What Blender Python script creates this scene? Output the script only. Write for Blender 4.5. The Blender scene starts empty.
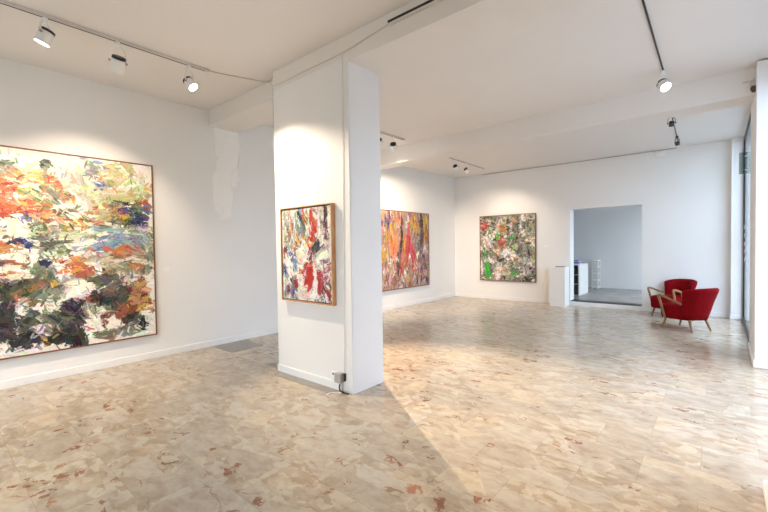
import bpy, bmesh, math, random
import numpy as np
from mathutils import Vector, Matrix, Quaternion

S = bpy.context.scene
C = S.collection
PI = math.pi
rad = math.radians

# ------------------------------------------------------------------ materials
def srgb(r, g, b):
    f = lambda c: (c / 255) / 12.92 if c / 255 <= .04045 else ((c / 255 + .055) / 1.055) ** 2.4
    return (f(r), f(g), f(b), 1)

class NT:
    def __init__(s, name):
        s.m = bpy.data.materials.new(name); s.m.use_nodes = True
        s.t = s.m.node_tree; s.t.nodes.clear()
        s.out = s.n('ShaderNodeOutputMaterial')
    def n(s, typ, **kw):
        nd = s.t.nodes.new(typ)
        for k, v in kw.items():
            if k.startswith('i_'):
                key = k[2:].replace('_', ' ')
                nd.inputs[int(key) if key.isdigit() else key].default_value = v
            else: setattr(nd, k, v)
        return nd
    def l(s, a, b): s.t.links.new(a, b)
    def bsdf(s, **kw):
        b = s.n('ShaderNodeBsdfPrincipled')
        for k, v in kw.items(): b.inputs[k.replace('_', ' ')].default_value = v
        s.l(b.outputs[0], s.out.inputs[0]); return b
    def math(s, op, a, b=None, clamp=False):
        nd = s.n('ShaderNodeMath', operation=op, use_clamp=clamp)
        for i, v in enumerate((a, b)):
            if v is None: continue
            if isinstance(v, (int, float)): nd.inputs[i].default_value = v
            else: s.l(v, nd.inputs[i])
        return nd.outputs[0]
    def mix(s, fac, a, b, mode='MIX'):
        nd = s.n('ShaderNodeMix', data_type='RGBA', blend_type=mode)
        for i, v in ((0, fac), (6, a), (7, b)):
            if isinstance(v, (int, float)): nd.inputs[i].default_value = v
            elif isinstance(v, tuple): nd.inputs[i].default_value = v
            else: s.l(v, nd.inputs[i])
        return nd.outputs[2]
    def ramp(s, fac, stops, interp='LINEAR'):
        nd = s.n('ShaderNodeValToRGB'); cr = nd.color_ramp; cr.interpolation = interp
        while len(cr.elements) < len(stops): cr.elements.new(.5)
        for e, (p, c) in zip(cr.elements, stops):
            e.position = p; e.color = c if len(c) == 4 else (*c, 1)
        s.l(fac, nd.inputs[0]); return nd.outputs[0]
    def bump(s, h, strength, dist, b):
        bp = s.n('ShaderNodeBump', i_Strength=strength, i_Distance=dist)
        s.l(h, bp.inputs['Height']); s.l(bp.outputs[0], b.inputs['Normal'])

def plain(name, col, rough=.5, metal=0, var=.04, scale=6, bump=0):
    t = NT(name); b = t.bsdf(Roughness=rough, Metallic=metal)
    tc = t.n('ShaderNodeTexCoord')
    nz = t.n('ShaderNodeTexNoise', i_Scale=float(scale), i_Detail=4.0); t.l(tc.outputs['Object'], nz.inputs['Vector'])
    lo = tuple(c * (1 - var) for c in col[:3]) + (1,); hi = tuple(min(1, c * (1 + var)) for c in col[:3]) + (1,)
    t.l(t.ramp(nz.outputs[0], [(.3, lo), (.7, hi)]), b.inputs['Base Color'])
    if bump:
        n2 = t.n('ShaderNodeTexNoise', i_Scale=float(scale) * 12, i_Detail=3.0); t.l(tc.outputs['Object'], n2.inputs['Vector'])
        t.bump(n2.outputs[0], bump, .002, b)
    return t.m

def glass_mat(name, tint, ior=1.5):
    t = NT(name)
    tr = t.n('ShaderNodeBsdfTransparent'); tr.inputs[0].default_value = tint
    gl = t.n('ShaderNodeBsdfGlossy', i_Roughness=.02)
    g = t.n('ShaderNodeNewGeometry'); dt = t.n('ShaderNodeVectorMath', operation='DOT_PRODUCT')
    t.l(g.outputs['Incoming'], dt.inputs[0]); t.l(g.outputs['Normal'], dt.inputs[1])
    gz = t.math('POWER', t.math('SUBTRACT', 1.0, t.math('ABSOLUTE', dt.outputs['Value'])), 5.0)
    fr = t.math('ADD', t.math('MULTIPLY', gz, .55), .04); mx = t.n('ShaderNodeMixShader')
    t.l(fr, mx.inputs[0]); t.l(tr.outputs[0], mx.inputs[1]); t.l(gl.outputs[0], mx.inputs[2])
    t.l(mx.outputs[0], t.out.inputs[0]); return t.m

def emit_mat(name, col, st):
    t = NT(name); e = t.n('ShaderNodeEmission', i_Strength=float(st)); e.inputs[0].default_value = col
    t.l(e.outputs[0], t.out.inputs[0]); return t.m

def floor_mat(name, rust=False):
    t = NT(name); b = t.bsdf(Roughness=.2)
    b.inputs['Specular IOR Level'].default_value = .6
    g = t.n('ShaderNodeNewGeometry')
    P = g.outputs['Position']
    # slabs laid in half bond, each cut from a different place of the stone
    br = t.n('ShaderNodeTexBrick', i_Scale=1.0, offset=.5)
    br.inputs['Brick Width'].default_value = .62; br.inputs['Row Height'].default_value = .41
    br.inputs['Mortar Size'].default_value = .0022; br.inputs['Mortar Smooth'].default_value = .3
    br.inputs['Color1'].default_value = (0, 0, 0, 1); br.inputs['Color2'].default_value = (1, 1, 1, 1)
    br.inputs['Mortar'].default_value = (.5, .5, .5, 1)
    t.l(P, br.inputs['Vector'])
    br2 = t.n('ShaderNodeTexBrick', i_Scale=1.0, offset=.5)
    for k, v in (('Brick Width', .62), ('Row Height', .41), ('Mortar Size', 0.0)): br2.inputs[k].default_value = v
    br2.inputs['Color1'].default_value = (0, 0, 0, 1); br2.inputs['Color2'].default_value = (1, 1, 1, 1)
    t.l(P, br2.inputs['Vector'])
    off = t.n('ShaderNodeVectorMath', operation='MULTIPLY', i_1=(23.0, 31.0, 0.0)); t.l(br2.outputs['Color'], off.inputs[0])
    nz = t.n('ShaderNodeTexNoise', i_Scale=5.0, i_Detail=6.0, i_Roughness=.65); t.l(P, nz.inputs['Vector'])
    nzs = t.n('ShaderNodeVectorMath', operation='MULTIPLY_ADD', i_1=(.16, .16, 0.0), i_2=(-.08, -.08, 0.0)); t.l(nz.outputs['Color'], nzs.inputs[0])
    a1 = t.n('ShaderNodeVectorMath', operation='ADD'); t.l(P, a1.inputs[0]); t.l(off.outputs[0], a1.inputs[1])
    a2 = t.n('ShaderNodeVectorMath', operation='ADD'); t.l(a1.outputs[0], a2.inputs[0]); t.l(nzs.outputs[0], a2.inputs[1])
    mp = t.n('ShaderNodeMapping'); mp.inputs['Scale'].default_value = (.72, 1.25, 1); mp.inputs['Rotation'].default_value = (0, 0, .35)
    t.l(a2.outputs[0], mp.inputs[0]); V = mp.outputs[0]
    va = t.n('ShaderNodeTexVoronoi', i_Scale=3.6); t.l(V, va.inputs['Vector'])
    sa = t.n('ShaderNodeSeparateColor'); t.l(va.outputs['Color'], sa.inputs[0])
    tone = t.ramp(sa.outputs[0], [(0, srgb(181, 166, 148)), (.18, srgb(192, 179, 161)), (.38, srgb(200, 189, 174)), (.55, srgb(185, 172, 154)),
                                  (.72, srgb(206, 197, 184)), (.86, srgb(214, 196, 168)), (1, srgb(183, 172, 156))], 'CONSTANT')
    vb = t.n('ShaderNodeTexVoronoi', i_Scale=17.0); t.l(V, vb.inputs['Vector'])
    sb = t.n('ShaderNodeSeparateColor'); t.l(vb.outputs['Color'], sb.inputs[0])
    small = t.ramp(sb.outputs[1], [(0, srgb(172, 154, 132)), (.35, srgb(196, 180, 158)), (.7, srgb(210, 200, 182)), (1, srgb(178, 150, 116))], 'CONSTANT')
    isl = t.math('GREATER_THAN', sa.outputs[1], .66)
    n7 = t.n('ShaderNodeTexNoise', i_Scale=6.0, i_Detail=5.0, i_Roughness=.7, i_Distortion=1.2); t.l(V, n7.inputs['Vector'])
    cloud = t.ramp(n7.outputs[0], [(.3, srgb(175, 158, 138)), (.45, srgb(192, 179, 162)), (.6, srgb(203, 194, 179)), (.75, srgb(185, 167, 146))])
    tone = t.mix(.5, tone, cloud)
    col = t.mix(t.math('MULTIPLY', isl, .6), tone, small)
    # pale veins between the pieces
    ve = t.n('ShaderNodeTexVoronoi', i_Scale=3.6, feature='DISTANCE_TO_EDGE'); t.l(V, ve.inputs['Vector'])
    edge = t.math('LESS_THAN', ve.outputs[0], .022)
    n3 = t.n('ShaderNodeTexNoise', i_Scale=7.0, i_Detail=2.0); t.l(V, n3.inputs['Vector'])
    em = t.math('MULTIPLY', edge, t.ramp(n3.outputs[0], [(.48, (0, 0, 0)), (.6, (1, 1, 1))]))
    col = t.mix(t.math('MULTIPLY', em, .25), col, srgb(236, 224, 202))
    ed2 = t.math('MULTIPLY', t.math('LESS_THAN', ve.outputs[0], .014), t.ramp(n3.outputs[0], [(.36, (1, 1, 1)), (.43, (0, 0, 0))]))
    col = t.mix(t.math('MULTIPLY', ed2, .7), col, srgb(140, 108, 78))
    # cloudy variation and fine grain
    n4 = t.n('ShaderNodeTexNoise', i_Scale=9.0, i_Detail=6.0, i_Roughness=.65); t.l(V, n4.inputs['Vector'])
    col = t.mix(.72, col, t.ramp(n4.outputs[0], [(.3, (.32, .3, .28)), (.5, (.5, .5, .5)), (.72, (.62, .62, .63))]), 'OVERLAY')
    # rust-red flakes
    vc = t.n('ShaderNodeTexVoronoi', i_Scale=13.0); t.l(V, vc.inputs['Vector'])
    sc = t.n('ShaderNodeSeparateColor'); t.l(vc.outputs['Color'], sc.inputs[0])
    n5 = t.n('ShaderNodeTexNoise', i_Scale=16.0, i_Detail=5.0, i_Roughness=.7); t.l(a2.outputs[0], n5.inputs['Vector'])
    n6 = t.n('ShaderNodeTexNoise', i_Scale=1.4, i_Detail=1.0); t.l(P, n6.inputs['Vector'])
    rc = t.ramp(sc.outputs[2], [(0, srgb(142, 84, 56)), (.35, srgb(118, 76, 52)), (.6, srgb(176, 112, 80)), (.8, srgb(150, 120, 84))], 'CONSTANT')
    if rust:
        fac = t.ramp(n5.outputs[0], [(.50, (0, 0, 0)), (.53, (1, 1, 1))])
        rc = t.mix(n4.outputs[0], srgb(118, 68, 42), srgb(160, 94, 62))
    else:
        thr = t.math('SUBTRACT', 1.075, t.math('MULTIPLY', n6.outputs[0], .2))
        fac = t.math('MULTIPLY', t.math('GREATER_THAN', sc.outputs[0], thr), t.ramp(n5.outputs[0], [(.47, (0, 0, 0)), (.5, (1, 1, 1))]))
    col = t.mix(t.math('MULTIPLY', fac, .85), col, rc)
    # joints between slabs
    col = t.mix(t.math('MULTIPLY', br.outputs['Fac'], .35), col, srgb(140, 122, 100))
    col = t.mix(1.0, col, (.86, .84, .79, 1), 'MULTIPLY')
    t.l(col, b.inputs['Base Color'])
    t.l(t.ramp(n4.outputs[0], [(.3, (.13,) * 3), (.7, (.27,) * 3)]), b.inputs['Roughness'])
    return t.m

def paint_mat(name):
    t = NT(name); b = t.bsdf(Roughness=.45)
    b.inputs['Specular IOR Level'].default_value = .35
    a = t.n('ShaderNodeAttribute', attribute_name='pigment'); t.l(a.outputs['Color'], b.inputs['Base Color'])
    return t.m

def wood_mat(name, c1, c2, rough=.45, sc=30):
    t = NT(name); b = t.bsdf(Roughness=rough)
    tc = t.n('ShaderNodeTexCoord')
    mp = t.n('ShaderNodeMapping'); mp.inputs['Scale'].default_value = (1, 1, .25); t.l(tc.outputs['Object'], mp.inputs[0])
    nz = t.n('ShaderNodeTexNoise', i_Scale=float(sc), i_Detail=5.0, i_Distortion=.8); t.l(mp.outputs[0], nz.inputs['Vector'])
    t.l(t.ramp(nz.outputs[0], [(.3, c1), (.7, c2)]), b.inputs['Base Color']); return t.m

def wall_mat(name, col):
    t = NT(name); b = t.bsdf(Roughness=.75)
    b.inputs['Specular IOR Level'].default_value = .25
    g = t.n('ShaderNodeNewGeometry')
    nz = t.n('ShaderNodeTexNoise', i_Scale=1.3, i_Detail=5.0); t.l(g.outputs['Position'], nz.inputs['Vector'])
    t.l(t.ramp(nz.outputs[0], [(.3, tuple(c * .975 for c in col[:3])), (.7, col[:3])]), b.inputs['Base Color'])
    n2 = t.n('ShaderNodeTexNoise', i_Scale=60.0, i_Detail=3.0); t.l(g.outputs['Position'], n2.inputs['Vector'])
    t.bump(n2.outputs[0], .08, .004, b)
    return t.m

M = dict(
    wall=wall_mat('white_wall_paint', srgb(235, 235, 234)),
    ceil=wall_mat('white_ceiling_paint', srgb(232, 229, 226)),
    plaster=wall_mat('bare_plaster', srgb(244, 243, 240)),
    backwall=wall_mat('cool_grey_wall_paint', srgb(230, 228, 229)),
    floor=floor_mat('breccia_marble'), rust=floor_mat('rust_breccia', True),
    cement=plain('grey_cement', srgb(150, 146, 140), .5, var=.12, scale=14),
    concrete=plain('grey_concrete', srgb(152, 148, 144), .35, var=.3, scale=3),
    black=plain('black_metal', srgb(24, 24, 26), .4),
    darkframe=plain('dark_window_frame', srgb(38, 42, 44), .4),
    white=plain('white_enamel', srgb(238, 237, 234), .35, var=.01),
    darkgrey=plain('dark_grey_enamel', srgb(86, 82, 78), .45),
    grey=plain('grey_plastic', srgb(170, 168, 165), .5),
    track=plain('white_aluminium', srgb(212, 208, 202), .35, var=.02),
    dark=plain('dark_shelf_lining', srgb(52, 54, 50), .7, var=.3, scale=18),
    glass=glass_mat('window_glass', (.93, .97, .95, 1)),
    shopglass=glass_mat('dimming_shop_glass', (.78, .81, .84, 1)),  # tint added to dim daylight on the column and nearby floor
    backglass=glass_mat('daylight_dimming_glass', (.76, .81, .83, 1)),  # darker tint added to hold back daylight on the back wall
    gpanel=glass_mat('green_tinted_panel', (.60, .67, .64, 1)),
    lens=emit_mat('lit_lens', (1, .93, .82, 1), 14),
    lensoff=plain('unlit_lens', srgb(180, 176, 170), .2),
    oak=wood_mat('frame_oak', srgb(198, 144, 98), srgb(226, 178, 132)),
    darkoak=wood_mat('frame_dark_wood', srgb(112, 66, 40), srgb(150, 92, 56)),
    beech=wood_mat('chair_wood', srgb(122, 88, 56), srgb(160, 122, 82)),
    red=plain('red_wool_upholstery', srgb(122, 4, 13), .9, var=.18, scale=25, bump=.3),
    paint=paint_mat('oil_paint'),
    paper=plain('white_card', srgb(240, 240, 238), .6, var=.01),
    bluebook=plain('blue_violet_cover', srgb(96, 92, 160), .5),
    palebook=plain('pale_lilac_cover', srgb(196, 196, 220), .5),
    cable=plain('beige_cable', srgb(206, 199, 188), .6),
    pavement=plain('street_pavement', srgb(150, 150, 148), .8, var=.15, scale=2),
    facade=plain('pale_facade', srgb(196, 200, 194), .8, var=.05, scale=2),
)

M['red'].node_tree.nodes['Principled BSDF'].inputs['Specular IOR Level'].default_value = .12

# ------------------------------------------------------------------ mesh helpers
def box(bm, x0, x1, y0, y1, z0, z1, mi=0):
    vs = [bm.verts.new((x, y, z)) for z in (z0, z1) for y in (y0, y1) for x in (x0, x1)]
    for f in ((0, 2, 3, 1), (4, 5, 7, 6), (0, 1, 5, 4), (2, 6, 7, 3), (0, 4, 6, 2), (1, 3, 7, 5)):
        bm.faces.new([vs[i] for i in f]).material_index = mi

def loft(bm, rings, closed=True, cap=True):
    R = [[bm.verts.new(p) for p in r] for r in rings]
    n = len(R[0])
    for a, b in zip(R, R[1:]):
        for i in range(n if closed else n - 1):
            j = (i + 1) % n
            bm.faces.new((a[i], a[j], b[j], b[i]))
    if cap:
        bm.faces.new(R[0][::-1]); bm.faces.new(R[-1])
    return R

def smooth_path(pts, k=6):
    P = [Vector(p) for p in pts]; out = []
    for i in range(len(P) - 1):
        p0, p1, p2, p3 = P[max(i - 1, 0)], P[i], P[i + 1], P[min(i + 2, len(P) - 1)]
        for s in range(k):
            t = s / k
            out.append(.5 * (2 * p1 + (p2 - p0) * t + (2 * p0 - 5 * p1 + 4 * p2 - p3) * t * t + (3 * p1 - p0 - 3 * p2 + p3) * t ** 3))
    out.append(P[-1]); return out

def tube(bm, pts, ra, rb=None, n=10, up=(1, 0, 0)):
    """sweep an ellipse (ra along `up`, rb across) along pts; ra/rb may be lists"""
    P = [Vector(p) for p in pts]; N = len(P); rings = []
    rb = ra if rb is None else rb
    g = lambda r, i: r[i] if isinstance(r, (list, tuple)) else r
    u = Vector(up)
    for i, p in enumerate(P):
        d = (P[min(i + 1, N - 1)] - P[max(i - 1, 0)]).normalized()
        v = u - d * u.dot(d)
        if v.length < 1e-4: v = d.orthogonal()
        v.normalize(); w = d.cross(v); u = v
        rings.append([p + v * (g(ra, i) * math.cos(2 * PI * k / n)) + w * (g(rb, i) * math.sin(2 * PI * k / n)) for k in range(n)])
    loft(bm, rings)

def lathe(bm, prof, M4, n=24):
    """prof: list of (radius, height) along local z, placed by matrix M4"""
    rings = [[M4 @ Vector((r * math.cos(2 * PI * k / n), r * math.sin(2 * PI * k / n), h)) for k in range(n)] for r, h in prof]
    loft(bm, rings)

def obj(name, bm, mat, parent=None, smooth=False, bevel=0, subsurf=0):
    bmesh.ops.recalc_face_normals(bm, faces=bm.faces)
    me = bpy.data.meshes.new(name); bm.to_mesh(me); bm.free()
    for m in (mat if isinstance(mat, (list, tuple)) else [mat]): me.materials.append(m)
    o = bpy.data.objects.new(name, me); C.objects.link(o)
    if parent: o.parent = parent
    if smooth:
        for p in me.polygons: p.use_smooth = True
    if bevel:
        md = o.modifiers.new('bevel', 'BEVEL'); md.width = bevel; md.segments = 2; md.limit_method = 'ANGLE'
    if subsurf:
        md = o.modifiers.new('sub', 'SUBSURF'); md.levels = md.render_levels = subsurf
    return o

def bxo(name, b, mat, parent=None, bevel=0):
    bm = bmesh.new(); box(bm, *b); return obj(name, bm, mat, parent, bevel=bevel)

def tag(o, label, cat, group=None):
    o['label'] = label; o['category'] = cat
    if group: o['group'] = group
    return o

def thing(name, label, cat, loc=(0, 0, 0), rz=0, group=None):
    o = bpy.data.objects.new(name, None); C.objects.link(o)
    o.location = loc; o.rotation_euler = (0, 0, rz); o.empty_display_size = .1
    return tag(o, label, cat, group)

def struct(name, boxes, mat, parent=None, bevel=0):
    bm = bmesh.new()
    for b in boxes: box(bm, *b)
    o = obj(name, bm, mat, parent, bevel=bevel)
    if parent is None: o['kind'] = 'structure'
    return o

# ------------------------------------------------------------------ the room
D = 10.336; HC = 3.62; HF = 3.49; YF = -2.2; XR = 6.36
YP = 2.83
bmf = bmesh.new()
box(bmf, -.3, 7.0, YF - .2, D + .32, -.12, 0)
rs = random.Random(4)
def chip(cx, cy, lx, ly, ang, k=9):
    vs = []; zc = .0006 + rs.random() * .0012
    for i in range(k):
        a = 2 * PI * i / k; r = 1.25 + rs.uniform(-.5, .35)
        x, y = lx * r * math.cos(a), ly * r * math.sin(a)
        vs.append(bmf.verts.new((cx + x * math.cos(ang) - y * math.sin(ang), cy + x * math.sin(ang) + y * math.cos(ang), zc)))
    f = bmf.faces.new(vs); f.material_index = 1
# larger rust-red inclusions lying in the slabs: x, y, half length, half width, direction
for c in [(2.49, .30, .07, .03, .9), (2.58, .43, .09, .035, 1.1), (2.67, .60, .10, .05, 1.2), (2.79, .47, .05, .035, .9), (2.24, .77, .12, .045, 1.45),
          (1.76, .74, .05, .02, 1.3), (2.37, 1.19, .05, .05, .9), (2.30, 1.05, .04, .015, 1.3), (3.44, 1.36, .045, .045, .8), (3.48, 1.31, .05, .03, .5),
          (3.08, 1.39, .04, .02, .8), (3.90, 1.27, .05, .03, -.6), (3.54, 2.00, .09, .008, .8), (4.15, 1.60, .05, .02, .9), (4.16, 1.73, .03, .02, .5),
          (3.94, 1.89, .025, .02, .7), (4.14, 2.38, .035, .02, .7), (4.31, 2.10, .05, .015, -.5), (4.43, 2.32, .03, .03, .8), (4.66, 2.03, .02, .03, .4),
          (4.73, 1.95, .03, .05, .3), (4.76, 1.90, .03, .03, .3), (4.90, 2.10, .03, .03, .6), (4.99, 2.13, .06, .014, -.3), (5.07, 2.98, .04, .012, -.2),
          (5.14, 3.02, .05, .01, -.3), (5.59, 2.79, .03, .03, .4), (5.80, 4.16, .06, .02, -.2), (4.0, 5.6, .12, .05, .2), (4.2, 5.4, .08, .05, 0), (3.2, 4.3, .1, .04, .8), (4.1, 4.4, .08, .03, .3)]:
    chip(*c)
floor = obj('floor', bmf, [M['floor'], M['rust']]); floor['kind'] = 'structure'
struct('trim_1', [(1.97, 2.96, 2.70, 2.822, .0, .004)], M['cement'])         # grey strip let into the floor before the pillar
bm = bmesh.new()
for poly in ([(0.01, 2.90), (.62, 2.92), (.60, 3.42), (.01, 3.48)], [(1.50, 2.88), (1.86, 2.86), (1.86, 3.10), (1.62, 3.12)]):
    lo = [bm.verts.new((x, y, -.01)) for x, y in poly]; hi = [bm.verts.new((x, y, .003)) for x, y in poly]
    bm.faces.new(hi)
    for i in range(4): bm.faces.new((lo[i], lo[(i + 1) % 4], hi[(i + 1) % 4], hi[i]))
o = obj('trim_2', bm, M['cement']); o['kind'] = 'structure'                   # cement patches where a wall once stood

wl = struct('wall_left', [(-.25, 0, YF - .2, D + .3, 0, 3.9)], M['wall'])
struct('wall_back', [(-.25, 3.206, D, D + .32, 0, 3.9), (4.69, 6.9, D, D + .32, 0, 3.9), (3.206, 4.69, D, D + .32, 2.352, 3.9), (3.206, 4.69, D, D + .32, 0, .098)], M['wall'])
struct('wall_front', [(-.25, .8, YF - .2, YF, 0, 3.9), (3.6, 7.0, YF - .2, YF, 0, 3.9), (.8, 3.6, YF - .2, YF, 2.4, 3.9)], M['wall'])
struct('wall_right', [(6.225, 6.7, YF, 3.25, 0, 3.9), (6.312, 6.7, 6.4, 7.5, 0, 3.6), (6.165, 6.7, 10.17, D, 0, 3.6),
                      (6.60, 6.7, 3.25, 6.4, 3.45, 3.9), (6.335, 6.7, 7.5, 10.17, 3.46, 3.9)], M['wall'])
struct('ceiling', [(-.2, 6.7, YF - .2, 6.9, HC, HC + .2), (-.2, 6.7, 6.9, D + .3, HF, HF + .2)], M['ceil'])
struct('beam', [(-.1, 1.9, 2.95, 3.46, 3.385, HC + .1), (1.868, 6.7, YP + .002, 3.36, 3.36, HC + .1)], M['ceil'])
struct('beam', [(-.1, 6.7, 6.65, 7.02, 3.285, HC + .1)], M['ceil'])
struct('pillar', [(1.868, 3.148, YP, 3.305, 0, 3.4), (3.085, 3.148, YP - .003, YP + .01, 0, 3.36)], M['wall'], bevel=.004)
struct('baseboard_pillar', [(1.862, 3.0, YP - .012, YP + .003, 0, .085)], M['wall'], bevel=.004)
struct('baseboard_left', [(-.01, .014, YF, D, 0, .09)], M['wall'], bevel=.004)
struct('baseboard_back', [(0.014, 3.2, D - .014, D + .01, 0, .09), (4.69, 6.165, D - .014, D + .01, 0, .09)], M['wall'], bevel=.004)
struct('baseboard_right', [(6.185, 6.235, YF, 3.262, 0, .07), (6.295, 6.5, 6.385, 7.51, 0, .09), (6.15, 6.33, 10.155, D - .015, 0, .09)], M['wall'], bevel=.012)
struct('trim_3', [(3.206, 4.69, D + .02, D + .30, .098, .112)], M['black'])       # dark edge of the step

# old plaster repair bulging from the left wall
bm = bmesh.new(); rng = np.random.default_rng(5)
ny, nz_ = 26, 60
from mathutils import noise
grid = []
for j in range(nz_ + 1):
    z = 1.96 + (3.45 - 1.96) * j / nz_; row = []
    n1 = noise.noise((0, 0, z * 3.1)); n2 = noise.noise((5, 0, z * 2.7))
    ya = 3.03 + .05 * n1 - (.05 if z < 2.7 else 0); yb = 3.40 + .06 * n2 - (.07 if z < 2.5 else 0) + .05 * (z > 2.6)
    for i in range(ny + 1):
        u = i / ny; y = ya + (yb - ya) * u
        e = min(u, 1 - u) * ny; ez = min(j, nz_ - j)
        f = noise.fractal((y * 9, 3.7, z * 6), 1.0, 2.1, 4)
        pit = noise.noise((y * 4 + 9, 1.2, z * 3))
        h = .016 * min(1, e / 1.5) * min(1, ez / 2) * (1 + .7 * f) * (1 if pit > -.18 else .25)
        row.append(bm.verts.new((-.003 + max(h, 0), y, z)))
    grid.append(row)
for a, b in zip(grid, grid[1:]):
    for i in range(ny): bm.faces.new((a[i], a[i + 1], b[i + 1], b[i]))
obj('plaster_patch', bm, M['plaster'], wl, smooth=True)

# back room seen through the opening
struct('wall_backroom', [(.8, 6.2, 14.0, 14.2, 0, 3.2), (.6, .8, D + .3, 14.2, 0, 3.2), (6.2, 6.4, D + .3, 10.9, 0, 3.2), (6.2, 6.4, 13.7, 14.2, 0, 3.2),
                         (6.2, 6.4, 10.9, 13.7, 0, .5), (6.2, 6.4, 10.9, 13.7, 2.8, 3.2), (.6, 6.4, D + .3, 14.2, 3.0, 3.2)], M['backwall'])
struct('floor_backroom', [(.6, 6.4, D + .30, 14.2, -.02, .098)], M['concrete'])
w3 = struct('window_3', [(6.27, 6.33, 10.9, 13.7, .5, .55), (6.27, 6.33, 10.9, 13.7, 2.75, 2.8), (6.27, 6.33, 10.9, 10.95, .5, 2.8), (6.27, 6.33, 13.65, 13.7, .5, 2.8)], M['darkframe'])
struct('window_pane', [(6.295, 6.303, 10.95, 13.65, .55, 2.75)], M['glass'], w3)

# shop windows on the right
def shopwin(name, y0, y1, z1, mull, X0=6.335):
    X1 = X0 + .028; f = .05
    bs = [(X0, X1, y0, y0 + f, 0, z1), (X0, X1, y1 - f, y1, 0, z1), (X0, X1, y0, y1, 0, .07), (X0, X1, y0, y1, z1 - .06, z1)]
    for m in mull: bs.append((X0, X1, m - .025, m + .025, 0, z1))
    w = struct(name, bs, M['darkframe'], bevel=.004)
    ys = [y0 + f] + [m + s for m in mull for s in (-.025, .025)] + [y1 - f]
    for i in range(0, len(ys), 2):
        struct('window_pane', [(X0 + .010, X0 + .018, ys[i], ys[i + 1], .07, z1 - .06)], M['shopglass' if X0 > 6.5 else 'backglass'], w)
    return w
w1 = shopwin('window_1', 7.5, 10.17, 3.46, [])
w2 = shopwin('window_2', 3.25, 6.4, 3.45, [4.8], 6.62)
w4 = struct('fill_window', [(.8, .85, YF - .12, YF - .06, 0, 2.4), (3.55, 3.6, YF - .12, YF - .06, 0, 2.4), (2.175, 2.225, YF - .12, YF - .06, 0, 2.4), (.8, 3.6, YF - .12, YF - .06, 0, .07), (.8, 3.6, YF - .12, YF - .06, 2.35, 2.4)], M['darkframe'])  # unseen window added behind the camera to let in fill daylight
for xa, xb in ((.85, 2.175), (2.225, 3.55)): struct('window_pane', [(xa, xb, YF - .095, YF - .087, .07, 2.35)], M['glass'], w4)
# illegible small pale lettering on the far pane
bm = bmesh.new(); rl = random.Random(2)
for row in range(5):
    yy = 9.15; zz = 1.80 - row * .15
    while yy < 9.95:
        wd = rl.uniform(.03, .07)
        box(bm, 6.3435, 6.3450, yy, yy + wd, zz - rl.uniform(.05, .09), zz); yy += wd + rl.uniform(.015, .05)
obj('window_lettering', bm, M['grey'], w1)

struct('pavement', [(6.75, 30, -25, 45, -.25, -.06), (-20, 6.75, -25, YF - .2, -.25, -.06)], M['pavement'])
struct('exterior_wall', [(24, 25, -25, 45, -.1, 5.0), (6.75, 24, 38, 39, -.1, 6)], M['facade'])

# ------------------------------------------------------------------ paintings
PAL = dict(w=(244, 242, 236), c=(238, 226, 206), p=(228, 190, 186), g=(140, 146, 134), G=(92, 108, 82), l=(200, 204, 174), o=(196, 138, 86), O=(198, 100, 60), r=(196, 48, 38),
           R=(160, 34, 30), y=(186, 192, 112), Y=(222, 176, 56), k=(70, 70, 66), K=(26, 26, 28), D=(46, 50, 46), d=(98, 96, 88), b=(140, 92, 58), B=(112, 56, 30), u=(70, 96, 172), U=(36, 50, 140),
           N=(26, 34, 78), v=(110, 84, 128), s=(142, 160, 176), m=(150, 112, 128), M=(92, 40, 52), V=(74, 54, 82), e=(52, 176, 52), n=(110, 116, 62), t=(238, 150, 104), P=(204, 90, 96), q=(178, 172, 160), z=(200, 160, 60))

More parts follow.
